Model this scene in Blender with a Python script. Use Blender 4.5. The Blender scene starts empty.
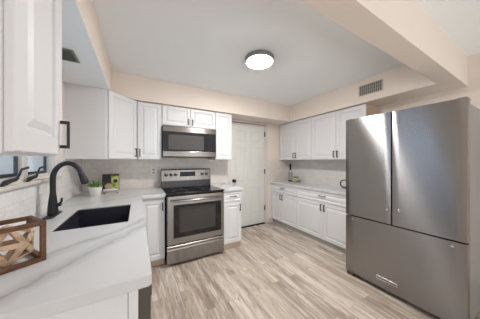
import bpy, bmesh, math, random
from mathutils import Vector, Matrix
random.seed(7)
PI = math.pi
scn = bpy.context.scene
COL = scn.collection

# ------------------------------------------------------------------ camera
cam_d = bpy.data.cameras.new('camera')
cam_d.sensor_width = 36.0
cam_d.lens = 182.99 / 480 * 36
cam_d.shift_y = 1.47 / 480
cam_d.clip_start = 0.02
cam = bpy.data.objects.new('camera', cam_d)
COL.objects.link(cam)
cam.location = (0, 0, 1.3227)
cam.rotation_euler = (PI / 2, 0, -math.radians(29.373))
scn.camera = cam

# ------------------------------------------------------------------ world, light, exposure
w = bpy.data.worlds.new('world')
scn.world = w
w.use_nodes = True
w.node_tree.nodes['Background'].inputs[0].default_value = (0.9, 0.955, 1.0, 1)
w.node_tree.nodes['Background'].inputs[1].default_value = 0.31


def area(name, loc, rot, sx, sy, power, color):
    d = bpy.data.lights.new(name, 'AREA')
    d.shape = 'RECTANGLE'
    d.size, d.size_y, d.energy, d.color = sx, sy, power, color
    o = bpy.data.objects.new(name, d)
    COL.objects.link(o)
    o.location, o.rotation_euler = loc, rot
    return o


# added fill light behind the camera, tilted up to brighten the ceiling
area('rear_fill_light', (1.2, -2.15, .8), (math.radians(128), 0, 0), 3.2, 1.3, 17, (1.0, 0.985, 0.965))
# sun over the roof, on the neighbouring wall outside the window
sun_d = bpy.data.lights.new('sun', 'SUN')
sun_d.energy, sun_d.angle = 5.0, .01
sun = bpy.data.objects.new('sun', sun_d)
COL.objects.link(sun)
sun.rotation_euler = (0, math.radians(52), 0)
LAMP_STRENGTH = 84.0
vs = scn.view_settings
vs.view_transform = 'Standard'
vs.look = 'None'
vs.gamma = 1.0
vs.use_curve_mapping = False
vs.exposure = 1.17


# ------------------------------------------------------------------ materials
def lin(c):
    c = c / 255.0
    return c / 12.92 if c <= 0.04045 else ((c + 0.055) / 1.055) ** 2.4


def rgb(r, g, b):
    return (lin(r), lin(g), lin(b), 1)


class NT:
    def __init__(s, name):
        s.m = bpy.data.materials.new(name)
        s.m.use_nodes = True
        s.t = s.m.node_tree
        s.p = s.t.nodes['Principled BSDF']

    def n(s, kind, **kw):
        x = s.t.nodes.new(kind)
        for k, v in kw.items():
            setattr(x, k, v)
        return x

    def l(s, a, b):
        s.t.links.new(a, b)

    def pos(s, scale=(1, 1, 1), rot=(0, 0, 0), loc=(0, 0, 0)):
        g = s.n('ShaderNodeNewGeometry')
        mp = s.n('ShaderNodeMapping')
        mp.inputs['Scale'].default_value = scale
        mp.inputs['Rotation'].default_value = rot
        mp.inputs['Location'].default_value = loc
        s.l(g.outputs['Position'], mp.inputs['Vector'])
        return mp.outputs[0]

    def noise(s, vec, scale, detail=3, rough=.5, dist=0.0):
        x = s.n('ShaderNodeTexNoise')
        x.inputs['Scale'].default_value = scale
        x.inputs['Detail'].default_value = detail
        x.inputs['Roughness'].default_value = rough
        x.inputs['Distortion'].default_value = dist
        s.l(vec, x.inputs['Vector'])
        return x.outputs[0]

    def ramp(s, fac, *stops):
        r = s.n('ShaderNodeValToRGB')
        el = r.color_ramp.elements
        while len(el) < len(stops):
            el.new(0.5)
        for e, (p, c) in zip(el, stops):
            e.position, e.color = p, c
        s.l(fac, r.inputs[0])
        return r.outputs[0]

    def mix(s, fac, a, b, mode='MIX'):
        x = s.n('ShaderNodeMix', data_type='RGBA', blend_type=mode)
        for i, v in ((0, fac), (6, a), (7, b)):
            if hasattr(v, 'links') or hasattr(v, 'is_linked'):
                s.l(v, x.inputs[i])
            else:
                x.inputs[i].default_value = v
        return x.outputs[2]

    def math(s, op, a, b=0.0, c=None):
        x = s.n('ShaderNodeMath', operation=op)
        for i, v in enumerate((a, b) if c is None else (a, b, c)):
            if hasattr(v, 'is_linked'):
                s.l(v, x.inputs[i])
            else:
                x.inputs[i].default_value = v
        return x.outputs[0]

    def bump(s, h, strength=.2, dist=.002):
        b = s.n('ShaderNodeBump')
        b.inputs['Strength'].default_value = strength
        b.inputs['Distance'].default_value = dist
        s.l(h, b.inputs['Height'])
        s.l(b.outputs[0], s.p.inputs['Normal'])

    def set(s, color=None, rough=None, metal=None, spec=None):
        if color is not None:
            if hasattr(color, 'is_linked'):
                s.l(color, s.p.inputs['Base Color'])
            else:
                s.p.inputs['Base Color'].default_value = color
        if rough is not None:
            if hasattr(rough, 'is_linked'):
                s.l(rough, s.p.inputs['Roughness'])
            else:
                s.p.inputs['Roughness'].default_value = rough
        if metal is not None:
            s.p.inputs['Metallic'].default_value = metal
        if spec is not None:
            s.p.inputs['Specular IOR Level'].default_value = spec
        return s.m


def plain(name, color, rough=.5, metal=0.0, var=.06, scale=9):
    k = NT(name)
    f = k.noise(k.pos(), scale)
    c2 = tuple(min(1, v * (1 - var)) for v in color[:3]) + (1,)
    return k.set(k.mix(f, color, c2), rough, metal)


M = {}
M['cabinet'] = plain('cabinet_paint', rgb(225, 225, 227), .48, var=.02)
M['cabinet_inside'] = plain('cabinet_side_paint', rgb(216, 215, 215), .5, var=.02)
M['trim'] = plain('trim_paint', rgb(216, 213, 208), .4, var=.02)
M['door'] = plain('door_paint', rgb(220, 220, 216), .45, var=.02)
M['black'] = plain('matte_black_metal', rgb(46, 46, 50), .45, .4)
M['black_plain'] = plain('black_enamel', rgb(24, 24, 26), .25)
M['gasket'] = plain('dark_gasket', rgb(28, 28, 30), .8)
M['sash'] = plain('dark_window_sash', rgb(62, 66, 74), .5)
M['tan_flank'] = plain('tan_cabinet_flank', rgb(222, 198, 174), .6, var=.03)
M['dark_knob'] = plain('dark_steel_knob', rgb(70, 66, 64), .35, .6)
M['chrome'] = plain('polished_chrome', rgb(225, 225, 228), .15, 1.0)
M['nickel'] = plain('brushed_nickel_trim', rgb(150, 150, 152), .4, .7)
M['sink'] = plain('dark_composite', rgb(38, 38, 52), .5, var=.25, scale=120)
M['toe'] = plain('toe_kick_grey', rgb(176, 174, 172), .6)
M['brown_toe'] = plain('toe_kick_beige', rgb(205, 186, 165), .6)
M['dw_edge'] = plain('dishwasher_dark_steel', rgb(98, 90, 84), .45, .5)
M['ceramic'] = plain('white_ceramic', rgb(238, 236, 230), .3)
M['bowl'] = plain('beige_pottery', rgb(196, 178, 158), .6, var=.2, scale=40)
M['soil'] = plain('potting_soil', rgb(60, 45, 35), .95, var=.4, scale=90)
M['paper'] = plain('paper', rgb(240, 238, 232), .7)
M['grille'] = plain('vent_grille_grey', rgb(168, 163, 156), .55)
M['grille_white'] = plain('vent_frame_white', rgb(226, 216, 206), .5)
M['duct'] = plain('duct_shade', rgb(92, 88, 84), .9)
M['sage'] = plain('painted_grille_sage', rgb(140, 142, 134), .6)
M['red'] = plain('reddish_weatherstrip', rgb(190, 120, 105), .7)


def wallpaint(name, col, bump=.05):
    k = NT(name)
    v = k.pos()
    f = k.noise(v, 4, 4)
    c2 = tuple(c * .965 for c in col[:3]) + (1,)
    k.bump(k.noise(v, 160, 2), bump, .001)
    return k.set(k.mix(f, col, c2), .75, 0, .25)


M['wall'] = wallpaint('peach_wall_paint', rgb(236, 224, 213))
M['ceiling'] = wallpaint('white_ceiling_paint', rgb(246, 249, 250))


def tile(name, axes, c1, c2, grout, tw, th):
    k = NT(name)
    g = k.n('ShaderNodeNewGeometry')
    sp = k.n('ShaderNodeSeparateXYZ')
    k.l(g.outputs['Position'], sp.inputs[0])
    cb = k.n('ShaderNodeCombineXYZ')
    k.l(sp.outputs[axes[0]], cb.inputs[0])
    k.l(sp.outputs[axes[1]], cb.inputs[1])
    b = k.n('ShaderNodeTexBrick')
    b.inputs['Scale'].default_value = 1
    b.inputs['Brick Width'].default_value = tw
    b.inputs['Row Height'].default_value = th
    b.inputs['Mortar Size'].default_value = .0016
    b.inputs['Mortar Smooth'].default_value = .3
    b.inputs['Color1'].default_value = c1
    b.inputs['Color2'].default_value = c2
    b.inputs['Mortar'].default_value = grout
    k.l(cb.outputs[0], b.inputs['Vector'])
    vein = k.ramp(k.noise(k.pos(), 3.2, 6, .6, 1.2), (.47, (0, 0, 0, 1)), (.5, (1, 1, 1, 1)), (.53, (0, 0, 0, 1)))
    vf = k.math('MULTIPLY', vein, .16)
    col = k.mix(vf, b.outputs[0], rgb(170, 165, 162))
    inv = k.math('SUBTRACT', 1.0, b.outputs['Fac'])
    k.bump(inv, .35, .0015)
    return k.set(col, .3, 0)


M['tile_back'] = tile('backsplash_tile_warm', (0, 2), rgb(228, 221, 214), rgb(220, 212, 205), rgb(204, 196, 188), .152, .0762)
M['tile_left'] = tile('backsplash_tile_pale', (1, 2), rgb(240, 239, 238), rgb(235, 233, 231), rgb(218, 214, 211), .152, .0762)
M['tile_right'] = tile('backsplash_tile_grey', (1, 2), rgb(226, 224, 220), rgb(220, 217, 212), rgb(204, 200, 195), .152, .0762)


def marble():
    k = NT('veined_white_quartz')
    g = k.n('ShaderNodeNewGeometry')
    sp = k.n('ShaderNodeSeparateXYZ')
    k.l(g.outputs['Position'], sp.inputs[0])
    x, y = sp.outputs[0], sp.outputs[1]
    v = k.pos()
    wob = k.math('MULTIPLY', k.math('SUBTRACT', k.noise(v, 5, 5, .6), .5), .16)
    wob2 = k.math('MULTIPLY', k.math('SUBTRACT', k.noise(v, 24, 4, .6), .5), .03)
    brk = k.noise(k.pos(loc=(4, 2, 0)), 6, 3)
    total = None
    # drifting vein lines of the stone: through (px,py) along unit direction (dx,dy), width
    for (px, py, dx, dy, wd, st) in ((-.122, 1.130, .62, .785, .012, .75), (.036, 1.433, .738, .675, .010, .65), (-.2, 1.22, .7, .71, .004, .3),
                                     (-.2, 2.35, .9, .43, .008, .4), (-.5, 2.75, .93, -.36, .006, .4),
                                     (2.8, 2.0, .3, .95, .006, .35), (2.95, 2.6, .5, .86, .004, .3)):
        a = k.math('MULTIPLY', k.math('SUBTRACT', x, px), -dy)
        b = k.math('MULTIPLY', k.math('SUBTRACT', y, py), dx)
        d = k.math('ABSOLUTE', k.math('ADD', k.math('ADD', k.math('ADD', a, b), wob), wob2))
        f = k.math('MAXIMUM', k.math('SUBTRACT', 1.0, k.math('DIVIDE', d, wd)), 0.0)
        f2 = k.math('MAXIMUM', k.math('SUBTRACT', 1.0, k.math('DIVIDE', d, wd * 5)), 0.0)
        f = k.math('ADD', k.math('MULTIPLY', f, st * .3), k.math('MULTIPLY', f2, st * .6))
        total = f if total is None else k.math('MAXIMUM', total, f)
    total = k.math('MULTIPLY', total, k.math('ADD', k.math('MULTIPLY', brk, 1.1), .25))
    cloud = k.mix(k.noise(v, 3, 4), rgb(214, 215, 217), rgb(207, 208, 211))
    col = k.mix(total, cloud, rgb(120, 120, 126))
    return k.set(col, .22, 0)


M['quartz'] = marble()


def planks():
    k = NT('wood_plank_floor')
    g = k.n('ShaderNodeNewGeometry')
    sp = k.n('ShaderNodeSeparateXYZ')
    k.l(g.outputs['Position'], sp.inputs[0])
    cb = k.n('ShaderNodeCombineXYZ')
    k.l(sp.outputs[1], cb.inputs[0])
    k.l(sp.outputs[0], cb.inputs[1])
    b = k.n('ShaderNodeTexBrick', offset=.37, offset_frequency=2)
    b.inputs['Scale'].default_value = 1
    b.inputs['Brick Width'].default_value = .95
    b.inputs['Row Height'].default_value = .125
    b.inputs['Mortar Size'].default_value = .0012
    b.inputs['Mortar Smooth'].default_value = .2
    b.inputs['Color1'].default_value = (0, 0, 0, 1)
    b.inputs['Color2'].default_value = (1, 1, 1, 1)
    b.inputs['Mortar'].default_value = (.2, .2, .2, 1)
    k.l(cb.outputs[0], b.inputs['Vector'])
    # shift the grain per plank
    sh = k.math('MULTIPLY', b.outputs[0], 13.0)
    cv = k.n('ShaderNodeCombineXYZ')
    k.l(k.math('MULTIPLY', sp.outputs[0], 13.0), cv.inputs[0])
    k.l(k.math('MULTIPLY', sp.outputs[1], 1.3), cv.inputs[1])
    k.l(sh, cv.inputs[2])
    gv = cv.outputs[0]
    grain = k.noise(gv, 1.6, 7, .62, .6)
    streak = k.noise(gv, 3.4, 5, .7, 1.2)
    big = k.noise(gv, .7, 3, .5, .4)
    base = k.ramp(b.outputs[0], (0, rgb(162, 147, 133)), (.35, rgb(212, 200, 186)), (.7, rgb(182, 166, 151)), (1, rgb(226, 216, 204)))
    c = k.mix(k.ramp(big, (.38, (0, 0, 0, 1)), (.62, (.85, .85, .85, 1))), base, rgb(146, 131, 119))
    c = k.mix(k.ramp(grain, (.46, (0, 0, 0, 1)), (.68, (.85, .85, .85, 1))), c, rgb(226, 218, 209))
    c = k.mix(k.ramp(streak, (.55, (0, 0, 0, 1)), (.68, (.75, .75, .75, 1))), c, rgb(112, 90, 74))
    c = k.mix(k.math('MULTIPLY', b.outputs['Fac'], .55), c, rgb(120, 100, 84))
    k.bump(grain, .08, .001)
    return k.set(c, .42, 0, .35)


M['floor'] = planks()


def steel(name, col, rough, axis, wave=0.0, lo=.85, wdist=.01, an=.8, rot=.25):
    """brushed steel: fine grain along one axis, optional slow waviness of the sheet"""
    k = NT(name)
    sc = {'x': (3, 300, 300), 'y': (300, 3, 300), 'z': (300, 300, 3)}[axis]
    gr = k.noise(k.pos(scale=sc), 1, 2)
    c2 = tuple(v * lo for v in col[:3]) + (1,)
    r = k.math('ADD', k.math('MULTIPLY', gr, .016), rough - .008)
    k.set(k.mix(gr, col, c2), r, 1.0)
    if wave:
        k.bump(k.noise(k.pos(scale=(2.2, 2.2, .5)), 1.2, 1), wave, wdist)
    k.p.inputs['Anisotropic'].default_value = an
    k.p.inputs['Anisotropic Rotation'].default_value = rot
    tn = k.n('ShaderNodeTangent', direction_type='RADIAL', axis='Z')
    k.l(tn.outputs[0], k.p.inputs['Tangent'])
    return k.m


M['steel'] = steel('brushed_steel', rgb(146, 141, 137), .26, 'x')
M['steel_fridge'] = steel('brushed_steel_fridge', rgb(158, 156, 155), .25, 'y', .3, .99, .006, 1.0, .285)
M['steel_side'] = plain('fridge_side_grey', rgb(150, 148, 146), .45, .3)
M['glass_black'] = plain('black_glass', rgb(16, 16, 18), .08)
M['glass_oven'] = plain('oven_window_glass', rgb(62, 60, 58), .1)
M['glass_micro'] = plain('microwave_window_glass', rgb(86, 82, 80), .14)
M['display'] = plain('dark_display', rgb(30, 36, 46), .15)


def wood(name, c1, c2, scale=26):
    k = NT(name)
    f = k.noise(k.pos(scale=(1, 1, 3)), scale, 5, .65, .8)
    return k.set(k.ramp(f, (.3, c1), (.7, c2)), .6, 0, .3)


M['wood_dark'] = wood('stained_wood', rgb(78, 54, 38), rgb(124, 90, 64))
M['wood_light'] = wood('weathered_light_wood', rgb(172, 138, 110), rgb(222, 194, 166))


def leafmat():
    k = NT('succulent_leaf')
    f = k.noise(k.pos(), 30, 3)
    return k.set(k.mix(f, rgb(86, 140, 62), rgb(150, 190, 110)), .5)


M['leaf'] = leafmat()


def glass(name, tint, gloss):
    k = NT(name)
    t = k.n('ShaderNodeBsdfTransparent')
    t.inputs[0].default_value = tint
    gl = k.n('ShaderNodeBsdfGlossy')
    gl.inputs['Roughness'].default_value = .03
    mx = k.n('ShaderNodeMixShader')
    mx.inputs[0].default_value = gloss
    k.l(t.outputs[0], mx.inputs[1])
    k.l(gl.outputs[0], mx.inputs[2])
    k.l(mx.outputs[0], k.t.nodes['Material Output'].inputs[0])
    return k.m


M['pane'] = glass('window_glass', (.96, .98, 1, 1), .05)
M['bottle'] = glass('bottle_glass', (.82, .85, .86, 1), .14)


def emit(name, col, st):
    k = NT(name)
    k.set(col, .4)
    k.p.inputs['Emission Color'].default_value = col
    k.p.inputs['Emission Strength'].default_value = st
    return k.m


M['lamp'] = emit('lit_diffuser', (1, .97, .93, 1), LAMP_STRENGTH)


def siding():
    k = NT('blue_siding')
    wv = k.n('ShaderNodeTexWave', bands_direction='Y')
    wv.inputs['Scale'].default_value = 1.6
    k.l(k.pos(), wv.inputs['Vector'])
    return k.set(k.ramp(wv.outputs[0], (.1, rgb(120, 150, 185)), (.5, rgb(180, 200, 225)), (.9, rgb(215, 228, 242))), .7)


M['siding'] = siding()


def book_art():
    k = NT('cookbook_cover_art')
    g = k.pos()
    vo = k.n('ShaderNodeTexVoronoi')
    vo.inputs['Scale'].default_value = 26
    k.l(g, vo.inputs['Vector'])
    return k.set(k.ramp(vo.outputs['Color'], (.2, rgb(110, 130, 60)), (.5, rgb(196, 190, 110)), (.75, rgb(150, 160, 80)), (.95, rgb(220, 214, 170))), .35)


M['book_green'] = book_art()
M['book_dark'] = plain('cookbook_dark_print', rgb(38, 36, 42), .35, var=.4, scale=60)
M['book_cream'] = plain('cookbook_cream_print', rgb(190, 164, 132), .4, var=.35, scale=70)


# ------------------------------------------------------------------ mesh helpers (all in world coordinates)
def bx(bm, x0, x1, y0, y1, z0, z1):
    return obox(bm, (0, 0, 0), (1, 0, 0), (0, 1, 0), (0, 0, 1), x0, x1, y0, y1, z0, z1)


def obox(bm, O, U, V, W, u0, u1, v0, v1, w0, w1):
    O, U, V, W = Vector(O), Vector(U), Vector(V), Vector(W)
    P = [bm.verts.new(O + U * u + V * v + W * q) for q in (w0, w1) for v in (v0, v1) for u in (u0, u1)]
    for f in ((0, 2, 3, 1), (4, 5, 7, 6), (0, 1, 5, 4), (2, 6, 7, 3), (0, 4, 6, 2), (1, 3, 7, 5)):
        bm.faces.new([P[i] for i in f])
    return P


def bar(bm, a, b, wd, th=None, up=(0, 0, 1)):
    """a square bar between two points"""
    a, b = Vector(a), Vector(b)
    d = (b - a)
    L = d.length
    d.normalize()
    up = Vector(up)
    s = d.cross(up)
    if s.length < 1e-3:
        s = d.cross(Vector((1, 0, 0)))
    s.normalize()
    t = s.cross(d)
    th = th or wd
    obox(bm, a, d, s, t, 0, L, -wd / 2, wd / 2, -th / 2, th / 2)


def tube(bm, pts, radii, seg=14, cap=True):
    pts = [Vector(p) for p in pts]
    n = len(pts)
    if not hasattr(radii, '__len__'):
        radii = [radii] * n
    rings = []
    ref = None
    for i in range(n):
        d = (pts[min(i + 1, n - 1)] - pts[max(i - 1, 0)]).normalized()
        if ref is None:
            ref = d.orthogonal().normalized()
        ref = (ref - d * ref.dot(d)).normalized()
        q = d.cross(ref)
        rings.append([bm.verts.new(pts[i] + (ref * math.cos(2 * PI * k / seg) + q * math.sin(2 * PI * k / seg)) * radii[i]) for k in range(seg)])
    for i in range(n - 1):
        for k in range(seg):
            bm.faces.new((rings[i][k], rings[i][(k + 1) % seg], rings[i + 1][(k + 1) % seg], rings[i + 1][k]))
    if cap:
        bm.faces.new(list(reversed(rings[0])))
        bm.faces.new(rings[-1])


def lathe(bm, c, prof, seg=32, axis='z'):
    """prof: (radius, height) pairs, revolved about an axis through c"""
    c = Vector(c)
    ax = {'z': (Vector((1, 0, 0)), Vector((0, 1, 0)), Vector((0, 0, 1))),
          'y': (Vector((1, 0, 0)), Vector((0, 0, 1)), Vector((0, -1, 0))),
          'x': (Vector((0, 1, 0)), Vector((0, 0, 1)), Vector((-1, 0, 0)))}[axis]
    rings = []
    for r, h in prof:
        if r < 1e-6:
            rings.append([bm.verts.new(c + ax[2] * h)])
        else:
            rings.append([bm.verts.new(c + (ax[0] * math.cos(2 * PI * k / seg) + ax[1] * math.sin(2 * PI * k / seg)) * r + ax[2] * h) for k in range(seg)])
    for a, b in zip(rings, rings[1:]):
        for k in range(seg):
            k2 = (k + 1) % seg
            if len(a) == 1 and len(b) == 1:
                continue
            if len(a) == 1:
                bm.faces.new((a[0], b[k2], b[k]))
            elif len(b) == 1:
                bm.faces.new((a[k], a[k2], b[0]))
            else:
                bm.faces.new((a[k], a[k2], b[k2], b[k]))


def panel(bm, O, U, N, wd, ht, t, inset=.052, steps=None):
    """a raised-panel door leaf: O lower corner on the back plane, U across, Z up, N outwards"""
    O, U, N = Vector(O), Vector(U), Vector(N)
    Z = Vector((0, 0, 1))
    s = inset
    rings_d = steps or [(0, 0), (0, t - .003), (.003, t), (s - .003, t), (s, t - .003), (s + .003, t - .010), (s + .014, t - .010), (s + .017, t - .008), (s + .036, t - .001)]
    rings = []
    for i, d in rings_d:
        rings.append([bm.verts.new(O + U * u + Z * v + N * d) for u, v in ((i, i), (wd - i, i), (wd - i, ht - i), (i, ht - i))])
    bm.faces.new(list(reversed(rings[0])))
    for a, b in zip(rings, rings[1:]):
        for k in range(4):
            bm.faces.new((a[k], a[(k + 1) % 4], b[(k + 1) % 4], b[k]))
    bm.faces.new(rings[-1])


def pull(bm, c, A, N, L, out=.03, wd=.011):
    """a squared bar pull centred at c, along A, standing off along N"""
    c, A, N = Vector(c), Vector(A), Vector(N)
    B = A.cross(N)
    obox(bm, c, A, B, N, -L / 2, L / 2, -wd / 2, wd / 2, out - wd * .8, out)
    for s in (-1, 1):
        m = s * (L / 2 - wd * .6)
        obox(bm, c, A, B, N, m - wd * .6, m + wd * .6, -wd * .45, wd * .45, 0.0, out - wd * .8)


def link(name, bm, mat, parent=None, bevel=0.0, smooth=False, seg=2):
    bmesh.ops.recalc_face_normals(bm, faces=bm.faces)
    me = bpy.data.meshes.new(name)
    o = bpy.data.objects.new(name, me)
    COL.objects.link(o)
    off = Vector((0, 0, 0))
    if parent:
        r = parent
        while r.parent:
            r = r.parent
        off = r.location
        o.parent = parent
    elif name.split('.')[0] not in STRUCT:
        cs = [v.co for v in bm.verts]
        off = Vector((sum(c.x for c in cs) / len(cs), sum(c.y for c in cs) / len(cs), min(c.z for c in cs)))
        o.location = off
    bmesh.ops.translate(bm, verts=bm.verts, vec=-off)
    bm.to_mesh(me)
    bm.free()
    me.materials.append(M[mat])
    if smooth:
        for p in me.polygons:
            p.use_smooth = True
        es = o.modifiers.new('edge_split', 'EDGE_SPLIT')
        es.split_angle = math.radians(38)
    if bevel:
        b = o.modifiers.new('bevel', 'BEVEL')
        b.width, b.segments, b.limit_method, b.angle_limit = bevel, seg, 'ANGLE', math.radians(50)
    return o


STRUCT = {'floor', 'ceiling', 'wall_left', 'wall_back', 'wall_right', 'trim_1', 'trim_2', 'trim_3', 'trim_4', 'baseboard_back', 'baseboard_right',
          'door_1', 'window_1', 'wall_outside'}
NB = bmesh.new


def struct(name, bm, mat, **k):
    o = link(name, bm, mat, **k)
    o['kind'] = 'structure'
    return o


def thing(name, loc, label, cat, group=None):
    o = bpy.data.objects.new(name, None)
    o.empty_display_size = .05
    COL.objects.link(o)
    o.location = loc
    return tag(o, label, cat, group)


def tag(o, label, cat, group=None):
    o['label'], o['category'] = label, cat
    if group:
        o['group'] = group
    return o


def part(name, parent, mat, build, bevel=0.0, smooth=False, label=None):
    bm = NB()
    build(bm)
    o = link(name, bm, mat, parent, bevel, smooth)
    if label:
        o['label'] = label
    return o


X_, Y_, Z_ = Vector((1, 0, 0)), Vector((0, 1, 0)), Vector((0, 0, 1))

# ------------------------------------------------------------------ the room
WL, WR, WB = -.645, 3.09, 3.13        # inner faces of the left, right and back walls
ZT, ZC = 2.127, 2.445                 # soffit underside, ceiling
REAR = -2.2

b = NB(); bx(b, WL - .12, WR + .12, REAR, WB + .12, -.06, 0); struct('floor', b, 'floor')
b = NB(); bx(b, WL - .12, WR + .12, REAR, WB + .12, ZC, ZC + .08); struct('ceiling', b, 'ceiling')
W0, W1, WZ0, WZ1 = 1.02, 2.185, 1.20, 2.02   # window opening
b = NB()
bx(b, WL - .12, WL, REAR, W0, 0, ZC); bx(b, WL - .12, WL, W1, WB + .12, 0, ZC)
bx(b, WL - .12, WL, W0, W1, 0, WZ0); bx(b, WL - .12, WL, W0, W1, WZ1, ZC)
wall_left = struct('wall_left', b, 'wall')
b = NB(); bx(b, WR, WR + .12, REAR, WB + .12, 0, ZC); wall_right = struct('wall_right', b, 'wall')
DX0, DX1, DZ = 1.563, 2.362, 2.075          # door slab
b = NB()
bx(b, WL, DX0 - .004, WB, WB + .12, 0, ZC); bx(b, DX1 + .004, WR, WB, WB + .12, 0, ZC); bx(b, DX0 - .004, DX1 + .004, WB, WB + .12, DZ + .006, ZC)
wall_back = struct('wall_back', b, 'wall')

# soffits over the cabinets and the ceiling beam
SL, SB, SR = -.268, 2.752, 2.715
b = NB(); bx(b, WL, SL, -1.2, WB, ZT, ZC); soff_l = struct('trim_1', b, 'wall')
b = NB(); bx(b, SL, SR, SB, WB, ZT, ZC); struct('trim_2', b, 'wall')
b = NB(); bx(b, SR, WR, .652, WB, ZT, ZC); struct('trim_3', b, 'wall')
b = NB(); bx(b, SL, WR, .514, .652, ZT, ZC); struct('trim_4', b, 'wall')
# white painted undersides
part('soffit_underside', soff_l, 'ceiling', lambda m: bx(m, WL + .001, SL, -1.19, WB - .001, ZT - .003, ZT - .0005))

# tiled backsplashes belong to their walls
part('backsplash', wall_back, 'tile_back', lambda m: (bx(m, WL + .009, 1.495, WB - .008, WB, .90, 1.40), bx(m, 2.4345, WR - .009, WB - .008, WB, .84, 1.345)))
part('backsplash', wall_left, 'tile_left', lambda m: (bx(m, WL, WL + .008, .60, WB, .90, 1.158), bx(m, WL, WL + .008, 2.218, WB, 1.158, 1.36), bx(m, WL, WL + .008, .60, .93, 1.158, 1.36)))
part('backsplash', wall_right, 'tile_right', lambda m: bx(m, WR - .008, WR, 1.28, WB - .001, .86, 1.36))

# back door
b = NB()
N_ = -Y_
DT = .035
bx(b, DX0, DX1, WB + .01, WB + .045, .012, DZ)
door1 = struct('door_1', b, 'door', bevel=.002)
DW = DX1 - DX0
cw = (DW - .115 * 2 - .10) / 2
for z0, z1 in ((.22, .78), (.95, 1.60), (1.70, 1.93)):
    for k in range(2):
        x0 = DX0 + .115 + k * (cw + .10)
        part('door_panel', door1, 'door', lambda m: panel(m, (x0, WB + .0098, z0), X_, N_, cw, z1 - z0, .004, .0,
             [(0, 0), (0, .0075), (.008, .0075), (.018, .0004), (.034, .0004), (.058, .0055)]))
for hz in (1.887, 1.10, .33):
    part('hinge', door1, 'black', lambda m: (bx(m, DX1 - .004, DX1 + .012, WB - .004, WB + .012, hz - .05, hz + .05), tube(m, [(DX1 + .004, WB - .006, hz - .052), (DX1 + .004, WB - .006, hz + .052)], .007, 8)))
part('door_knob', door1, 'black', lambda m: lathe(m, (1.625, WB + .01, .938), [(0, -.005), (.033, -.005), (.033, .006), (.014, .01), (.012, .03), (.026, .042), (.030, .055), (.024, .067), (0, .071)], 20, 'y'), smooth=True)
part('door_casing', door1, 'trim', lambda m: (bx(m, DX0 - .066, DX0 - .006, WB - .018, WB - .001, 0, DZ + .06), bx(m, DX1 + .014, DX1 + .072, WB - .018, WB - .001, 0, DZ + .06), bx(m, DX0 - .005, DX1 + .013, WB - .018, WB - .001, DZ + .012, ZT - .006)), .004)
part('weatherstrip', door1, 'red', lambda m: bx(m, DX0, DX1 + .012, WB - .001, WB + .008, DZ - .004, DZ + .010))
part('threshold', door1, 'gasket', lambda m: bx(m, DX0, DX1, WB - .02, WB + .05, 0.0005, .022), .004)

# window with its two casement sashes
b = NB()
bx(b, WL - .11, WL + .012, W0 - .09, W0 + .02, WZ0 - .02, WZ1 + .08)
bx(b, WL - .11, WL + .012, W1 - .018, W1 + .03, WZ0 - .02, WZ1 + .08)
bx(b, WL - .11, WL + .012, W0 + .02, W1 - .018, WZ1 - .02, WZ1 + .08)
bx(b, WL - .11, WL - .006, 1.738, 1.806, WZ0, WZ1 - .02)
bx(b, WL - .11, WL - .01, W0 + .02, W1 - .018, WZ0 - .015, WZ0 + .022)
win = struct('window_1', b, 'trim', bevel=.003)
part('window_sill', win, 'trim', lambda m: bx(m, WL + .001, WL + .034, W0 - .12, W1 + .12, 1.160, 1.186), .005)
for y0, y1 in ((W0 + .022, 1.736), (1.808, W1 - .020)):
    sx0, sx1 = WL - .042, WL - .026
    def sash(m):
        f = .012
        bx(m, sx0, sx1, y0, y0 + f, WZ0 + .024, WZ1 - .024); bx(m, sx0, sx1, y1 - f, y1, WZ0 + .024, WZ1 - .024)
        bx(m, sx0, sx1, y0 + f, y1 - f, WZ0 + .024, WZ0 + .044); bx(m, sx0, sx1, y0 + f, y1 - f, WZ1 - .044, WZ1 - .024)
    s = part('sash', win, 'sash', sash, .001)
    part('pane', s, 'pane', lambda m: bx(m, WL - .036, WL - .032, y0 + .0125, y1 - .0125, WZ0 + .0445, WZ1 - .0445))
for cy, sc in ((1.46, 1.0), (1.72, .86)):
    def crank(m):
        x = WL + .022
        tube(m, [(x, cy, 1.1865), (x, cy + .03 * sc, 1.207), (x, cy + .12 * sc, 1.213), (x + .004, cy + .14 * sc, 1.222)], [.008, .011, .012, .008], 10)
        tube(m, [(x + .004, cy + .03 * sc, 1.196), (x + .004, cy + .12 * sc, 1.214), (x + .006, cy + .15 * sc, 1.238), (x + .007, cy + .165 * sc, 1.262), (x + .008, cy + .18 * sc, 1.272)], [.006, .0065, .006, .0055, .0055], 10)
        tube(m, [(x + .008, cy + .175 * sc, 1.271), (x + .010, cy + .24 * sc, 1.280)], [.007, .008], 10)
    part('window_crank', win, 'black', crank, smooth=True)

# baseboard pieces and what stands outside the window
b = NB(); bx(b, 2.44, 2.58, WB - .014, WB - .0005, 0.0005, .09); struct('baseboard_back', b, 'trim', bevel=.003)
b = NB(); bx(b, WR - .014, WR - .0005, REAR, .30, 0.0005, .09); struct('baseboard_right', b, 'trim', bevel=.003)
b = NB(); bx(b, -4.2, -4.0, -3, 9, -.5, 4.0); struct('wall_outside', b, 'siding')


# ------------------------------------------------------------------ cabinets
def leaf(root, O, U, N, wd, ht, hpos=None, hax=None, name='door', inset=.052, hl=.105, t=.019):
    """a door or drawer front (> handle)"""
    def bld(m):
        panel(m, O, U, N, wd, ht, t, inset)
    d = part(name, root, 'cabinet', bld)
    if hpos is not None:
        c = Vector(O) + Vector(U) * hpos[0] + Z_ * hpos[1] + Vector(N) * (t + .0003)
        part('handle', d, 'black', lambda m: pull(m, c, hax or Z_, N, hl), .002)
    return d


G = .0035   # reveal between fronts
UG = 'white wall cabinets'
BG = 'white base cabinets'
UB = 1.342

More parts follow.
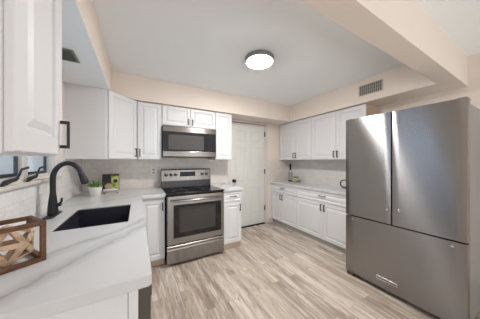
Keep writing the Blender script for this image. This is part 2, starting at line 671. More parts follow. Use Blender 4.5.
# wall cabinet on the left wall, nearest the camera
t = thing('wall_cabinet', (-.47, .88, UB), 'white wall cabinet closest to the camera beside the sink window, with one black pull', 'cabinet', UG)
part('carcass', t, 'cabinet', lambda m: bx(m, WL + .001, -.299, .70, 1.062, UB, ZT - .005), .002)
leaf(t, (-.2985, .708, UB + .006), Y_, X_, .350, ZT - UB - .018, (.325, .085), Z_, hl=.115, inset=.068)

# diagonal corner cabinet
CX0, CX1, CY0, CY1 = -.302, .0, 2.502, 2.80
t = thing('corner_wall_cabinet', (-.33, 2.85, UB), 'white diagonal corner wall cabinet above the plant, its plain flank towards the camera', 'cabinet', UG)
def diag(m):
    pts = [(WL + .001, CY0), (CX0, CY0), (CX1 - .001, CY1 + .012), (CX1 - .001, WB - .001), (WL + .001, WB - .001)]
    lo = [m.verts.new((x, y, UB)) for x, y in pts]; hi = [m.verts.new((x, y, ZT - .005)) for x, y in pts]
    m.faces.new(lo); m.faces.new(hi)
    for i in range(5):
        j = (i + 1) % 5
        m.faces.new((lo[i], lo[j], hi[j], hi[i]))
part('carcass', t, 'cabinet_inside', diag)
du = Vector((CX1 - CX0, CY1 + .01 - CY0, 0)); dl = du.length; du.normalize(); dn = Vector((du.y, -du.x, 0))
leaf(t, Vector((CX0, CY0, UB + .006)) + du * .022 + dn * .0006, du, dn, dl - .045, ZT - UB - .018, (dl - .045 - .03, .085), Z_)

def wallcab(name, x0, x1, z0, label, doors, hz=.085, hside=None, face=2.812):
    t = thing(name, ((x0 + x1) / 2, 2.97, z0), label, 'cabinet', UG)
    part('carcass', t, 'cabinet', lambda m: bx(m, x0 + .0006, x1 - .0006, face, WB - .009 if z0 < 1.5 else WB - .001, z0, ZT - .005))
    n = doors
    w_ = (x1 - x0 - G * (n + 1)) / n
    for k in range(n):
        o = (x0 + G + k * (w_ + G), face - .0004, z0 + .006)
        side = hside if n == 1 else ('r' if k == 0 else 'l')
        hp = None if side is None else ((w_ - .028, hz) if side == 'r' else (.028, hz))
        leaf(t, o, X_, N_, w_, ZT - z0 - .018, hp, Z_, inset=.05 if z0 < 1.5 else .045, hl=.105 if z0 < 1.5 else .085)
    return t

wallcab('wall_cabinet', .002, .305, UB, 'white single-door wall cabinet just left of the microwave', 1, hside='l')
wallcab('wall_cabinet', .307, 1.110, 1.832, 'short white two-door wall cabinet above the microwave', 2, hz=.07)
wallcab('wall_cabinet', 1.112, 1.416, UB, 'narrow white wall cabinet between the microwave and the back door', 1, hside=None)

def rightcab(y0, y1, label, split, flank=False):
    t = thing('wall_cabinet', (2.93, (y0 + y1) / 2, UB), label, 'cabinet', UG)
    part('carcass', t, 'cabinet', lambda m: bx(m, 2.786, WR - .009, y0 + .0006, y1 - .0006, UB, ZT - .005))
    if flank:
        part('end_panel', t, 'tan_flank', lambda m: bx(m, 2.790, WR - .009, y0 - .003, y0 + .0003, UB + .001, ZT - .006), label='peach tan cabinet flank')
    for a, c, side in ((y0, split, 1), (split, y1, 0)):
        w_ = c - a - G
        leaf(t, (2.7856, a + G / 2, UB + .006), Y_, -X_, w_, ZT - UB - .018, (w_ - .028, .085) if side else (.028, .085), Z_)
rightcab(2.270, 3.118, 'white two-door wall cabinet on the right wall, at the corner next to the back door', 2.665)
rightcab(1.352, 2.268, 'white two-door wall cabinet on the right wall, beside the refrigerator', 1.795, True)

# base cabinets
def basecab(root, x0, x1, y0, y1, face, side, toe='toe', top=.868, tz=.09, rec=.045):
    """body standing on a recessed toe kick; side: which way the fronts look"""
    def body(m):
        bx(m, x0, x1, y0, y1, tz, top)
    part('carcass', root, 'cabinet', body)
    if side == '-y':
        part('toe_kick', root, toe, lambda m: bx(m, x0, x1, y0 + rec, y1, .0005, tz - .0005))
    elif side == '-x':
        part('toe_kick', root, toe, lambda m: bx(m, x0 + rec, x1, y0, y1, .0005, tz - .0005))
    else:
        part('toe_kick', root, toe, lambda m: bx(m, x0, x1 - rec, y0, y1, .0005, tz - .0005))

# left run: end panel, dishwasher, sink cabinet
t = thing('end_panel', (-.32, .765, 0), 'white flat end panel below the near end of the veined counter', 'cabinet')
part('panel', t, 'cabinet', lambda m: bx(m, WL + .010, -.028, .752, .768, .0005, .872), .001)
part('stile', t, 'cabinet', lambda m: bx(m, -.0265, .004, .748, .768, .0005, .872), .001)

t = thing('dishwasher', (-.28, 1.07, 0), 'dishwasher with dark steel door edge under the counter next to the end panel', 'dishwasher')
part('body', t, 'gasket', lambda m: bx(m, WL + .02, .0, .772, 1.368, .09, .868))
part('door', t, 'dw_edge', lambda m: bx(m, .002, .046, .774, 1.366, .105, .866), .004)
part('toe_plate', t, 'gasket', lambda m: bx(m, -.06, -.05, .772, 1.368, .001, .089))
part('handle', t, 'black', lambda m: bx(m, .0463, .0500, .790, 1.350, .800, .835), .001)

t = thing('base_cabinet', (-.28, 1.75, 0), 'white sink base cabinet under the black sink, facing the room', 'cabinet', BG)
def sinkbody(m):
    bx(m, WL + .010, .0, 1.374, 2.14, .09, .66)
    bx(m, -.04, .0, 1.374, 2.14, .66, .868); bx(m, WL + .010, -.04, 1.374, 1.39, .66, .868); bx(m, WL + .010, -.04, 2.12, 2.14, .66, .868)
part('carcass', t, 'cabinet', sinkbody)
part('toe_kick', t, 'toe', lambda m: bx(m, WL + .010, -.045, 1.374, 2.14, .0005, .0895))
leaf(t, (.0006, 1.378, .10), Y_, X_, .376, .56, (.346, .47), Z_)
leaf(t, (.0006, 1.758, .10), Y_, X_, .376, .56, (.03, .47), Z_)
leaf(t, (.0006, 1.378, .672), Y_, X_, .756, .185, (.378, .095), Y_, 'drawer', .035)

t = thing('base_cabinet', (.06, 2.7, 0), 'white corner base cabinet with a narrow door left of the range', 'cabinet', BG)
def cornerbody(m):
    bx(m, WL + .010, .0, 2.144, WB - .010, .09, .868); bx(m, .0, .308, 2.492, WB - .010, .09, .868)
part('carcass', t, 'cabinet', cornerbody)
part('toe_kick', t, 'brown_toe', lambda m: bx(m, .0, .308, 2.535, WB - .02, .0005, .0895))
leaf(t, (.030, 2.4916, .100), X_, N_, .274, .745, (.247, .655), Z_, hl=.10)

t = thing('base_cabinet', (1.25, 2.8, 0), 'narrow white base cabinet with one drawer between the range and the back door', 'cabinet', BG)
basecab(t, 1.098, 1.405, 2.462, WB - .010, 2.462, '-y', 'brown_toe', .872, .09, .02)
leaf(t, (1.104, 2.4616, .712), X_, N_, .295, .145, (.147, .085), X_, 'drawer', .028)
leaf(t, (1.104, 2.4616, .100), X_, N_, .295, .602, (.266, .52), Z_)

def rightbase(y0, y1, label, split):
    t = thing('base_cabinet', (2.84, (y0 + y1) / 2, 0), label, 'cabinet', BG)
    basecab(t, 2.552, WR - .009, y0 + .0006, y1 - .0006, 2.552, '-x', 'toe', .838, .084, .024)
    W = y1 - y0
    leaf(t, (2.5516, y0 + G, .672), Y_, -X_, W - 2 * G, .156, (W / 2 - G, .102), Y_, 'drawer', .03, .115)
    for a, c, side in ((y0, split, 1), (split, y1, 0)):
        w_ = c - a - G
        leaf(t, (2.5516, a + G / 2, .092), Y_, -X_, w_, .571, (w_ - .028, .50) if side else (.028, .50), Z_)
rightbase(2.406, 3.118, 'white base cabinet on the right wall, in the corner beside the back door', 2.79)
rightbase(1.330, 2.404, 'wide white base cabinet on the right wall, running up to the refrigerator', 1.856)

# ------------------------------------------------------------------ countertops
SX0, SX1, SY0, SY1 = -.436, -.052, 1.452, 2.035
CT = .914
b = NB()
xs = [WL + .009, SX0, SX1, .048, .314]
ys = [.731, SY0, SY1, 2.446, WB - .009]
xs = [WL + .009, SX0 - .05, SX0, SX1, SX1 + .05, .048, .314]
ys = [.731, SY0 - .05, SY0, SY1, SY1 + .05, 2.446, WB - .009]
dep = {}
for i in range(6):
    for j in range(6):
        if (i == 5 and j < 5) or (i == 2 and j == 2):
            continue
        dep[(i, j)] = .014 if 1 <= i <= 3 and 1 <= j <= 3 else .042   # the slab is thinned over the sink flange
V = {}
def vv(i, j, d):
    if (i, j, d) not in V:
        V[(i, j, d)] = b.verts.new((xs[i], ys[j], CT - d))
    return V[(i, j, d)]
for (i, j), d in dep.items():
    for q in (0, d):
        b.faces.new((vv(i, j, q), vv(i + 1, j, q), vv(i + 1, j + 1, q), vv(i, j + 1, q)))
    for di, dj, e in ((1, 0, ((i + 1, j), (i + 1, j + 1))), (-1, 0, ((i, j), (i, j + 1))), (0, 1, ((i, j + 1), (i + 1, j + 1))), (0, -1, ((i, j), (i + 1, j)))):
        o_ = dep.get((i + di, j + dj), 0)
        if o_ < d:
            b.faces.new((vv(*e[0], o_), vv(*e[1], o_), vv(*e[1], d), vv(*e[0], d)))
vert_edges = [e for e in b.edges if abs(e.verts[0].co.z - e.verts[1].co.z) > .03 and any(abs(e.verts[0].co.x - x) < 1e-4 and abs(e.verts[0].co.y - y) < 1e-4 for x, y in ((.048, .731), (.314, 2.446)))]
bmesh.ops.bevel(b, geom=vert_edges, offset=.018, segments=5, affect='EDGES', profile=.5)
o = link('countertop', b, 'quartz', bevel=.004)
tag(o, 'L-shaped white veined countertop around the black sink', 'countertop', 'white veined countertops')
b = NB(); bx(b, 1.093, 1.425, 2.428, WB - .009, .8735, .9155)
tag(link('countertop', b, 'quartz', bevel=.005), 'short white countertop between the range and the back door', 'countertop', 'white veined countertops')
b = NB(); bx(b, 2.518, WR - .009, 1.31, WB - .010, .8395, .876)
tag(link('countertop', b, 'quartz', bevel=.004), 'long white countertop along the right wall up to the refrigerator', 'countertop', 'white veined countertops')

# ------------------------------------------------------------------ sink and faucet
t = thing('sink', (-.24, 1.75, .69), 'black undermount sink set into the veined counter under the window', 'sink')
def basin(m):
    a, c, d, e = SX0 - .012, SX1 + .012, SY0 - .012, SY1 + .012
    zt, zb = CT - .0146, .69
    outer_t = [m.verts.new(p) for p in ((a, d, zt), (c, d, zt), (c, e, zt), (a, e, zt))]
    def rect(q, z):
        return [m.verts.new(p) for p in ((SX0 + q, SY0 + q, z), (SX1 - q, SY0 + q, z), (SX1 - q, SY1 - q, z), (SX0 + q, SY1 - q, z))]
    inn_t = rect(.002, zt)
    k = .012
    inn_b = [m.verts.new(p) for p in ((SX0 + k, SY0 + k, zb + .01), (SX1 - k, SY0 + k, zb + .01), (SX1 - k, SY1 - k, zb + .01), (SX0 + k, SY1 - k, zb + .01))]
    out_b = [m.verts.new(p) for p in ((a, d, zb), (c, d, zb), (c, e, zb), (a, e, zb))]
    for A, B in ((outer_t, inn_t), (inn_t, inn_b), (out_b, outer_t)):
        for i in range(4):
            j = (i + 1) % 4
            m.faces.new((A[i], A[j], B[j], B[i]))
    m.faces.new(inn_b); m.faces.new(list(reversed(out_b)))
part('basin', t, 'sink', basin)
part('drain', t, 'chrome', lambda m: lathe(m, (-.24, 1.80, .7003), [(0, .001), (.03, .001), (.04, .004), (.045, .001), (.045, 0)], 24), smooth=True)

FX, FY = -.550, 1.885
t = thing('faucet', (FX, FY, CT), 'matte black gooseneck faucet standing behind the sink', 'faucet')
def plate(m):
    n = 28
    lo = [];hi = []
    for k in range(n):
        a = 2 * PI * k / n
        sx = .030 * math.cos(a); sy = .03 * math.sin(a) + (.088 if math.sin(a) > 0 else -.088)
        lo.append(m.verts.new((FX + sx, FY + sy, CT + .0005))); hi.append(m.verts.new((FX + sx * .93, FY + sy * .98, CT + .009)))
    m.faces.new(list(reversed(lo))); m.faces.new(hi)
    for k in range(n):
        m.faces.new((lo[k], lo[(k + 1) % n], hi[(k + 1) % n], hi[k]))
part('base_plate', t, 'black', plate)
part('body', t, 'black', lambda m: lathe(m, (FX, FY, CT + .0092), [(0, 0), (.030, 0), (.031, .012), (.029, .05), (.024, .105), (.019, .15), (.0175, .158), (0, .158)], 24), smooth=True)
RC = (FX + .083, 1.188)
arc = [(FX, FY, CT + .166), (FX, FY, 1.12), (FX, FY, 1.15)] + [(RC[0] - .083 * math.cos(a), FY, RC[1] + .117 * math.sin(a)) for a in [PI * k / 16 * .88 for k in range(0, 17)]]
part('spout', t, 'black', lambda m: tube(m, arc, .0172, 16), smooth=True)
e0, e1 = Vector(arc[-2]), Vector(arc[-1]); dr = (e1 - e0).normalized()
def spray(m):
    p = [e1 + dr * q for q in (.001, .006, .03, .072, .090, .095)]
    tube(m, p, [.0185, .020, .021, .026, .026, .019], 18)
part('spray_head', t, 'black', spray, smooth=True)
part('lever', t, 'black', lambda m: (tube(m, [(FX + .022, FY - .004, CT + .075), (FX + .046, FY - .004, CT + .082)], .014, 12), tube(m, [(FX + .040, FY - .004, CT + .082), (FX + .050, FY - .006, CT + .105), (FX + .052, FY - .010, CT + .128)], [.008, .007, .006], 10)), smooth=True)

# ------------------------------------------------------------------ range
RX0, RX1, RF, RB = .3185, 1.0885, 2.405, 3.10
RXC = (RX0 + RX1) / 2
t = thing('range', (RXC, 2.75, 0), 'stainless steel electric range with black glass cooktop between the counters', 'stove')
part('body', t, 'gasket', lambda m: bx(m, RX0 + .002, RX1 - .002, RF + .03, RB - .02, .03, .893))
for fx in (RX0 + .05, RX1 - .05):
    for fy in (RF + .08, RB - .08):
        part('foot', t, 'gasket', lambda m: tube(m, [(fx, fy, .0005), (fx, fy, .0295)], .018, 12))
def ctop(m):
    bx(m, RX0, RX1, RF - .022, 2.949, .8935, .917)
ck = part('cooktop', t, 'glass_black', ctop, .006)
for cx, cy, rr in ((RXC - .19, 2.56, .105), (RXC + .19, 2.56, .085), (RXC - .19, 2.82, .08), (RXC + .19, 2.82, .105)):
    part('burner_ring', ck, 'nickel', lambda m: lathe(m, (cx, cy, .9171), [(rr, 0), (rr, .0006), (rr - .004, .0006), (rr - .004, 0)], 36))
# backguard with slanted steel panel
def guard(m):
    pr = [(2.950, .9), (2.950, .917), (2.956, 1.018), (2.972, 1.178), (2.980, 1.189), (3.02, 1.191), (3.025, .9)]
    A = [m.verts.new((RX0 + .001, y, z)) for y, z in pr]; B = [m.verts.new((RX1 - .001, y, z)) for y, z in pr]
    m.faces.new(A); m.faces.new(list(reversed(B)))
    for i in range(len(pr)):
        j = (i + 1) % len(pr)
        m.faces.new((A[i], B[i], B[j], A[j]))
part('backguard', t, 'black_plain', guard)
def gpanel(m):
    pr = [(2.9545, 1.016), (2.9495, 1.018), (2.967, 1.181), (2.978, 1.194), (3.014, 1.195), (3.014, 1.192), (2.978, 1.1915), (2.9715, 1.179)]
    A = [m.verts.new((RX0, y, z)) for y, z in pr]; B = [m.verts.new((RX1, y, z)) for y, z in pr]
    m.faces.new(A); m.faces.new(list(reversed(B)))
    for i in range(len(pr)):
        j = (i + 1) % len(pr)
        m.faces.new((A[i], B[i], B[j], A[j]))
part('control_panel', t, 'steel', gpanel)
gd = Vector((0, .0175, .163)).normalized(); gn = Vector((0, -gd.z, gd.y))
go = Vector((0, 2.9495, 1.018))
part('display', t, 'display', lambda m: obox(m, go, X_, gd, gn, RXC - .115, RXC + .125, .062, .135, .0005, .004), .002)
part('badge', t, 'chrome', lambda m: obox(m, go, X_, gd, gn, RXC - .006, RXC + .018, .022, .036, .0005, .003), .001)
for kx in (RX0 + .065, RX0 + .135, RX0 + .205, RX1 - .145, RX1 - .07):
    c = go + X_ * kx + gd * .095
    def knob(m):
        tube(m, [c + gn * .0006, c + gn * .004, c + gn * .006, c + gn * .022, c + gn * .024], [.026, .026, .019, .017, .012], 18)
    kb = part('knob', t, 'dark_knob', knob, smooth=True)
    part('pointer', kb, 'paper', lambda m: obox(m, c, X_, gd, gn, -.002, .002, .002, .016, .0241, .0255))
# oven door: steel frame around a dark window
OZ0, OZ1 = .272, .880
def odoor(m):
    bx(m, RX0 + .004, RX1 - .004, RF - .012, RF + .0295, OZ0, OZ1)
od = part('oven_door', t, 'steel', odoor, .006)
part('oven_glass', od, 'glass_black', lambda m: bx(m, RX0 + .078, RX1 - .048, RF - .0145, RF - .0122, .352, .768), .002)
part('oven_window', od, 'glass_oven', lambda m: bx(m, RX0 + .150, RX1 - .135, RF - .0152, RF - .0146, .415, .735))
def ohandle(m):
    z = .822; n = 14
    tube(m, [(RX0 + .05 + (RX1 - RX0 - .10) * k / n, RF - .050 - .010 * math.sin(PI * k / n), z) for k in range(n + 1)], .0125, 12)
    for x in (RX0 + .065, RX1 - .065):
        tube(m, [(x, RF - .0122, z), (x, RF - .052, z)], .010, 10)
part('oven_handle', od, 'steel', ohandle, smooth=True)
def drawer(m):
    n = 12
    pr = [(RF + .0295, .040), (RF - .010, .040), (RF - .012, .046), (RF - .012, .205), (RF - .006, .222), (RF - .020, .236), (RF - .022, .252), (RF - .014, .262), (RF + .0295, .262)]
    A = [m.verts.new((RX0 + .004, y, z)) for y, z in pr]; B = [m.verts.new((RX1 - .004, y, z)) for y, z in pr]
    m.faces.new(A); m.faces.new(list(reversed(B)))
    for i in range(len(pr)):
        j = (i + 1) % len(pr)
        m.faces.new((A[i], B[i], B[j], A[j]))
part('storage_drawer', t, 'steel', drawer)

# ------------------------------------------------------------------ microwave
MX0, MX1, MF = .312, 1.105, 2.742
MZ0, MZ1 = 1.372, 1.826
t = thing('microwave', ((MX0 + MX1) / 2, 2.93, MZ0), 'stainless over-the-range microwave mounted under the short cabinet', 'microwave')
part('body', t, 'black_plain', lambda m: bx(m, MX0, MX1, MF + .03, WB - .009, MZ0 + .004, MZ1 - .001), .003)
md = part('door', t, 'black_plain', lambda m: bx(m, MX0, .945, MF, MF + .0295, MZ0 + .095, MZ1 - .088), .003)
part('window', md, 'glass_micro', lambda m: bx(m, MX0 + .075, .900, MF - .0016, MF - .0004, MZ0 + .115, MZ1 - .125), .001)
cp = part('control_panel', t, 'black_plain', lambda m: bx(m, .947, MX1, MF, MF + .0295, MZ0 + .095, MZ1 - .088), .003)
part('display', cp, 'display', lambda m: bx(m, .975, MX1 - .03, MF - .0014, MF - .0004, MZ1 - .145, MZ1 - .108))
for rr in range(4):
    for cc in range(3):
        part('button', cp, 'gasket', lambda m: bx(m, .975 + cc * .036, 1.003 + cc * .036, MF - .002, MF - .0003, MZ0 + .115 + rr * .036, MZ0 + .140 + rr * .036), .001)
part('top_band', t, 'steel', lambda m: bx(m, MX0, MX1, MF - .004, MF + .0295, MZ1 - .086, MZ1 - .002), .005)
part('bottom_band', t, 'steel', lambda m: bx(m, MX0, MX1, MF - .006, MF + .0295, MZ0 + .012, MZ0 + .093), .006)
part('vent_grille', t, 'gasket', lambda m: bx(m, MX0 + .01, MX1 - .01, MF + .004, MF + .0295, MZ0 + .001, MZ0 + .0115))

# ------------------------------------------------------------------ refrigerator
FX0, FX1 = 2.142, 2.90
FY0, FY1, FS = .354, 1.272, .823
FT, FM, FBZ = 1.800, .700, .049
t = thing('refrigerator', (2.5, .8, 0), 'large stainless steel french-door refrigerator standing at the right wall', 'refrigerator')
part('body', t, 'steel_side', lambda m: bx(m, FX0 + .085, FX1, FY0 + .006, FY1 - .006, .045, FT - .03), .006)
part('base_grille', t, 'gasket', lambda m: bx(m, FX0 + .06, FX0 + .084, FY0 + .02, FY1 - .02, .012, .046))
part('gasket', t, 'gasket', lambda m: bx(m, FX0 + .070, FX0 + .0845, FY0 + .012, FY1 - .012, .06, FT - .02))
def curved(m, y0, y1, z0, z1, bow=.003):
    n = 16
    yc, hw = (FY0 + FY1) / 2, (FY1 - FY0) / 2
    front = []
    for k in range(n + 1):
        y = y0 + (y1 - y0) * k / n
        front.append((FX0 + bow * ((y - yc) / hw) ** 2, y))
    e = .010
    # soften the two vertical edges
    pr = [(FX0 + .069, y0), (front[0][0] + e, y0), (front[0][0] + .003, y0 + .003)] + [p for p in front if y0 + e * .8 < p[1] < y1 - e * .8] + [(front[-1][0] + .003, y1 - .003), (front[-1][0] + e, y1), (FX0 + .069, y1)]
    A = [m.verts.new((x, y, z0)) for x, y in pr]; B = [m.verts.new((x, y, z1)) for x, y in pr]
    m.faces.new(A); m.faces.new(list(reversed(B)))
    for i in range(len(pr)):
        j = (i + 1) % len(pr)
        m.faces.new((A[i], A[j], B[j], B[i]))
d1 = part('door', t, 'steel_fridge', lambda m: curved(m, FS + .003, FY1, FM + .006, FT), .0, True)
d2 = part('door', t, 'steel_fridge', lambda m: curved(m, FY0, FS - .003, FM + .006, FT), .0, True)
dw = part('freezer_drawer', t, 'steel_fridge', lambda m: curved(m, FY0, FY1, FBZ, FM - .006), .0, True)
def stud(p, y, z):
    q = FX0 + .003 * ((y - (FY0 + FY1) / 2) / ((FY1 - FY0) / 2)) ** 2
    part('handle_stud', p, 'chrome', lambda m: lathe(m, (q + .001, y, z), [(.009, 0), (.009, .004), (.006, .006), (.006, .013), (.004, .015), (0, .015)], 14, 'x'), smooth=True, label='small bare chrome mounting stud without a handle')
stud(d1, .867, 1.655); stud(d1, .859, .842)
stud(d2, .772, 1.660); stud(d2, .764, .853)
stud(dw, 1.184, .660); stud(dw, .433, .655)
bp = part('badge', dw, 'chrome', lambda m: bx(m, FX0 - .003, FX0 + .004, .775, .952, .122, .158), .002)
part('badge_inlay', bp, 'nickel', lambda m: bx(m, FX0 - .0038, FX0 - .0031, .785, .942, .132, .148))
for fy in (FY0 + .05, FY1 - .045):
    part('foot', t, 'dw_edge', lambda m: bx(m, FX0 + .012, FX0 + .055, fy - .035, fy + .035, .0005, .044), .006)
for fy in (FY0 + .035, FY1 - .035):
    part('hinge_cover', t, 'steel_side', lambda m: bx(m, FX0 + .02, FX0 + .16, fy - .025, fy + .025, FT + .0004, FT + .010), .004)

# ------------------------------------------------------------------ ceiling light and air vents
LX, LY = 1.162, 1.632
t = thing('ceiling_light', (LX, LY, ZC - .06), 'round lit flush-mount ceiling light with a thin grey rim', 'ceiling light')
part('rim', t, 'nickel', lambda m: lathe(m, (LX, LY, ZC - .0006), [(0, 0), (.150, 0), (.157, -.006), (.157, -.040), (.150, -.048), (.140, -.048), (.140, -.02), (0, -.02)], 48), smooth=True)
part('diffuser', t, 'lamp', lambda m: lathe(m, (LX, LY, ZC - .0006), [(0, -.024), (.136, -.024), (.1385, -.049), (.120, -.056), (.07, -.060), (0, -.061)], 48), smooth=True)

t = thing('wall_vent', (SR, 1.28, 2.29), 'rectangular grey louvred air vent on the right soffit above the refrigerator', 'vent')
VY0, VY1, VZ0, VZ1 = 1.120, 1.428, 2.212, 2.372
def vframe(m):
    f = .014
    bx(m, SR - .009, SR - .0004, VY0, VY1, VZ0, VZ0 + f); bx(m, SR - .009, SR - .0004, VY0, VY1, VZ1 - f, VZ1)
    bx(m, SR - .009, SR - .0004, VY0, VY0 + f, VZ0 + f, VZ1 - f); bx(m, SR - .009, SR - .0004, VY1 - f, VY1, VZ0 + f, VZ1 - f)
part('frame', t, 'grille_white', vframe, .002)
part('backing', t, 'duct', lambda m: bx(m, SR - .0016, SR - .0005, VY0 + .0142, VY1 - .0142, VZ0 + .0142, VZ1 - .0142))
def louv(m):
    for k in range(12):
        y = VY0 + .022 + k * (VY1 - VY0 - .044) / 11
        bx(m, SR - .0085, SR - .0018, y - .0055, y + .0055, VZ0 + .0145, VZ1 - .0145)
    for k in range(1, 3):
        z = VZ0 + .014 + k * (VZ1 - VZ0 - .028) / 3
        bx(m, SR - .0095, SR - .0086, VY0 + .0145, VY1 - .0145, z - .004, z + .004)
part('louvres', t, 'grille', louv)

t = thing('ceiling_vent', (-.49, 1.84, ZT), 'grey air vent in the underside of the left soffit above the window', 'vent')
def cvent(m):
    z = ZT - .0035
    bx(m, -.60, -.404, 1.742, 1.756, z - .008, z); bx(m, -.60, -.404, 1.922, 1.936, z - .008, z)
    bx(m, -.60, -.588, 1.756, 1.922, z - .008, z); bx(m, -.416, -.404, 1.756, 1.922, z - .008, z)
part('frame', t, 'sage', cvent)
def cl(m):
    z = ZT - .0035
    bx(m, -.588, -.416, 1.756, 1.922, z - .0012, z - .0002)
    for k in range(9):
        y = 1.768 + k * .018
        obox(m, (0, y, z - .005), X_, Vector((0, .8, .6)), Vector((0, -.6, .8)), -.588, -.416, -.006, .006, -.0008, .0008)
part('louvres', t, 'sage', cl)

# ------------------------------------------------------------------ small things on the counters
# wall outlet in the backsplash
OXc, OZc = .222, 1.165
t = thing('wall_outlet', (OXc, WB - .01, OZc - .058), 'white electrical outlet in the back tile left of the range', 'outlet')
part('cover_plate', t, 'ceramic', lambda m: bx(m, OXc - .036, OXc + .036, WB - .0135, WB - .0085, OZc - .058, OZc + .058), .002)
for dz in (-.024, .024):
    part('socket', t, 'grille', lambda m: bx(m, OXc - .016, OXc + .016, WB - .0150, WB - .0137, OZc + dz - .014, OZc + dz + .014), .001)

# wooden box frame
E1 = Vector((-.83, -.558, 0)).normalized(); E2 = Vector((-E1.y, E1.x, 0)) * -1
E2 = Vector((-.558, .83, 0)).normalized()
P0 = Vector((-.326, 1.052, CT + .0008))
LL, DD, HH, BT = .275, .162, .162, .0165
t = thing('wooden_frame', P0 + E1 * LL / 2 + E2 * DD / 2, 'open rectangular brown wooden box frame standing on the counter at the left', 'decoration')
def boxframe(which):
    def f(m):
        h = BT / 2
        if which == 'bottom' or which == 'top':
            z0 = 0 if which == 'bottom' else HH - BT
            for u0, u1, v0, v1 in ((0, LL, 0, BT), (0, LL, DD - BT, DD), (0, BT, BT, DD - BT), (LL - BT, LL, BT, DD - BT)):
                obox(m, P0, E1, E2, Z_, u0, u1, v0, v1, z0, z0 + BT)
    return f
part('bottom_frame', t, 'wood_dark', boxframe('bottom'), .001)
part('top_frame', t, 'wood_dark', boxframe('top'), .001)
for u in (0, LL - BT):
    for v in (0, DD - BT):
        part('post', t, 'wood_dark', lambda m: obox(m, P0, E1, E2, Z_, u, u + BT, v, v + BT, BT + .0002, HH - BT - .0002), .001)
# geometric lattice ball lying inside it
CB = P0 + E1 * .088 + E2 * .081
gold = (1 + 5 ** .5) / 2
raw = []
for a in (-1, 1):
    for c in (-gold, gold):
        raw += [Vector((0, a, c)), Vector((a, c, 0)), Vector((c, 0, a))]
R_ = .079
rotm = raw[2].normalized().rotation_difference(Vector((.84, -.50, .08)).normalized()).to_matrix()
ico = [(rotm @ v).normalized() * R_ for v in raw]
zmin = min(v.z for v in ico)
CB.z = CT + .001 - zmin + .006
t = thing('lattice_ball', (CB.x, CB.y, CT), 'light wooden geometric lattice ball lying inside the wooden box frame', 'decoration')
def lattice(m):
    for i in range(12):
        for j in range(i):
            if (ico[i] - ico[j]).length < R_ * 1.1:
                bar(m, CB + ico[i], CB + ico[j], .019, .007, up=(ico[i] + ico[j]).normalized())
part('lattice', t, 'wood_light', lattice, .001)

# potted plant
PXc, PYc = -.425, 2.70
t = thing('potted_plant', (PXc, PYc, CT), 'small leafy green plant in a white pot behind the faucet', 'plant')
part('pot', t, 'ceramic', lambda m: lathe(m, (PXc, PYc, CT + .0005), [(0, 0), (.048, 0), (.052, .006), (.066, .105), (.062, .105), (.058, .09), (0, .09)], 32), smooth=True)
part('soil', t, 'soil', lambda m: lathe(m, (PXc, PYc, CT + .0905), [(0, .004), (.05, .003), (.0585, .0005), (0, .0002)], 24))
def leaves(m):
    rnd = random.Random(3)
    for k in range(46):
        a = rnd.uniform(0, 2 * PI); el = rnd.uniform(.25, 1.35); L = rnd.uniform(.06, .115) * (1.05 - .25 * el / 1.35)
        base = Vector((PXc + .02 * math.cos(a), PYc + .02 * math.sin(a), CT + .092 + rnd.uniform(0, .02)))
        d = Vector((math.cos(a) * math.cos(el), math.sin(a) * math.cos(el), math.sin(el)))
        s = d.cross(Z_).normalized(); n = s.cross(d)
        wd = rnd.uniform(.014, .022)
        prof = ((0, .25, 0), (.3, .8, .006), (.6, 1, .006), (.85, .65, -.002), (1, .06, -.014))
        L1 = [];R1 = [];U1 = []
        for q, ww, hh in prof:
            c = base + d * (L * q) + n * hh
            L1.append(m.verts.new(c - s * wd * ww * .5)); R1.append(m.verts.new(c + s * wd * ww * .5)); U1.append(m.verts.new(c - n * .003 * ww - n * .0006))
        for i in range(4):
            m.faces.new((L1[i], R1[i], R1[i + 1], L1[i + 1])); m.faces.new((R1[i], U1[i], U1[i + 1], R1[i + 1])); m.faces.new((U1[i], L1[i], L1[i + 1], U1[i + 1]))
lv = part('leaves', t, 'leaf', leaves)

# cookbook on its easel
BXc, BYc = -.298, 2.862
t = thing('book_stand', (BXc, BYc, CT), 'small white easel stand on the corner counter holding the cookbook', 'stand')
tl = math.radians(17)
bu = Vector((math.cos(.10), math.sin(.10), 0)); bw = Vector((bu.y, -bu.x, 0))       # across, towards the room
bv = (Z_ * math.cos(tl) - bw * math.sin(tl)).normalized(); bn = bu.cross(bv) * -1
if bn.dot(bw) < 0:
    bn = -bn
BO = Vector((BXc, BYc - .02, CT + .035))
part('ledge', t, 'ceramic', lambda m: (obox(m, BO, bu, bn, bv, -.07, .085, -.012, .045, -.010, -.001), obox(m, BO, bu, bn, bv, -.07, .085, .038, .045, -.001, .010)), .002)
part('back_rest', t, 'ceramic', lambda m: obox(m, BO, bu, bn, bv, -.05, .06, -.012, -.004, -.001, .14), .001)
for u in (-.06, .078):
    part('foot', t, 'black', lambda m: obox(m, Vector((BXc, BYc - .02, CT)) + bu * u, bu, bw, Z_, -.006, .006, -.055, .06, .0006, .008))
    part('upright', t, 'ceramic', lambda m: bar(m, Vector((BXc, BYc - .02, CT + .0085)) + bu * u, BO + bu * u - bv * .0105, .010))
t = thing('cookbook', BO, 'cookbook with dark and green food-photo cover leaning on the small easel', 'book')
part('pages', t, 'paper', lambda m: obox(m, BO, bu, bn, bv, -.078, .095, -.0015, .012, .0005, .205), .001)
cv = part('cover', t, 'book_dark', lambda m: obox(m, BO, bu, bn, bv, -.082, .099, .0122, .015, .0004, .21), .001)
part('picture', cv, 'book_green', lambda m: obox(m, BO, bu, bn, bv, .012, .094, .0152, .016, .006, .185))
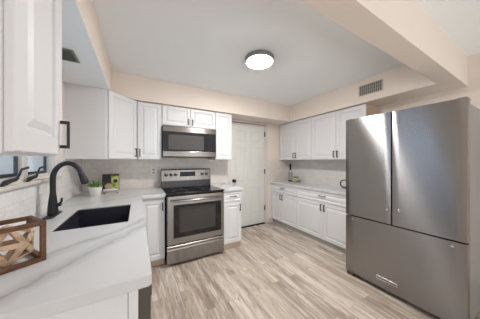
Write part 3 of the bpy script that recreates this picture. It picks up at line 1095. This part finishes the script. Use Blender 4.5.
part('picture', cv, 'book_cream', lambda m: lathe(m, (0, 0, 0), [(0, 0), (.04, 0), (.04, .001), (0, .001)], 24) or bmesh.ops.transform(m, matrix=Matrix.Translation(BO + bu * -.015 + bv * .048 + bn * .0162) @ Matrix((bu, bv, bn)).transposed().to_4x4(), verts=m.verts))
part('picture', cv, 'book_dark', lambda m: lathe(m, (0, 0, 0), [(0, 0), (.024, 0), (.024, .001), (0, .001)], 24) or bmesh.ops.transform(m, matrix=Matrix.Translation(BO + bu * .055 + bv * .115 + bn * .0162) @ Matrix((bu, bv, bn)).transposed().to_4x4(), verts=m.verts))

# right counter
RZ = .876
t = thing('bottle', (2.955, 2.975, RZ), 'tall clear glass bottle with a dark neck in the corner of the right counter', 'bottle')
part('glass_body', t, 'bottle', lambda m: lathe(m, (2.955, 2.975, RZ + .0005), [(0, 0), (.045, 0), (.048, .006), (.048, .15), (.040, .20), (.022, .24), (.018, .25), (0, .25)], 28), smooth=True)
part('base_ring', t, 'gasket', lambda m: lathe(m, (2.955, 2.975, RZ + .0008), [(.049, 0), (.051, .002), (.051, .022), (.049, .024), (.0485, .012), (.049, 0)], 28), smooth=True)
part('neck', t, 'black', lambda m: lathe(m, (2.955, 2.975, RZ + .2506), [(0, 0), (.017, 0), (.016, .05), (.02, .06), (.02, .12), (.014, .135), (0, .137)], 20), smooth=True)
t = thing('succulent_pot', (2.93, 2.80, RZ), 'small round beige bowl with a low green succulent beside the glass bottle', 'plant')
part('bowl', t, 'bowl', lambda m: lathe(m, (2.93, 2.80, RZ + .0005), [(0, 0), (.05, 0), (.078, .025), (.086, .055), (.074, .088), (.066, .088), (.06, .075), (0, .075)], 30), smooth=True)
def succ(m):
    rnd = random.Random(5)
    for k in range(26):
        a = rnd.uniform(0, 2 * PI); el = rnd.uniform(.5, 1.4); L = rnd.uniform(.035, .06)
        base = Vector((2.93 + .02 * math.cos(a), 2.80 + .02 * math.sin(a), RZ + .0765))
        d = Vector((math.cos(a) * math.cos(el), math.sin(a) * math.cos(el), math.sin(el)))
        tube(m, [base, base + d * L * .4, base + d * L * .8, base + d * L], [.004, .008, .006, .001], 6)
part('leaves', t, 'leaf', succ, smooth=True)
t = thing('ring_ornament', (2.93, 1.755, RZ), 'dark metal ring ornament on the right counter, half hidden by the refrigerator', 'decoration')
def ring(m):
    rr, r2, n, q = .058, .009, 32, 10
    c = Vector((2.93, 1.755, RZ + .012 + rr + r2)); A = Vector((.62, -.78, 0)).normalized()
    R = []
    for i in range(n):
        a = 2 * PI * i / n
        e = A * math.cos(a) + Z_ * math.sin(a)
        f = A.cross(Z_)
        R.append([m.verts.new(c + e * (rr + r2 * math.cos(2 * PI * j / q)) + f * (r2 * 1.6 * math.sin(2 * PI * j / q))) for j in range(q)])
    for i in range(n):
        for j in range(q):
            m.faces.new((R[i][j], R[(i + 1) % n][j], R[(i + 1) % n][(j + 1) % q], R[i][(j + 1) % q]))
part('ring', t, 'black', ring, smooth=True)
part('base', t, 'nickel', lambda m: lathe(m, (2.93, 1.755, RZ + .0005), [(0, 0), (.036, 0), (.036, .008), (.03, .0115), (0, .0115)], 24), smooth=True)
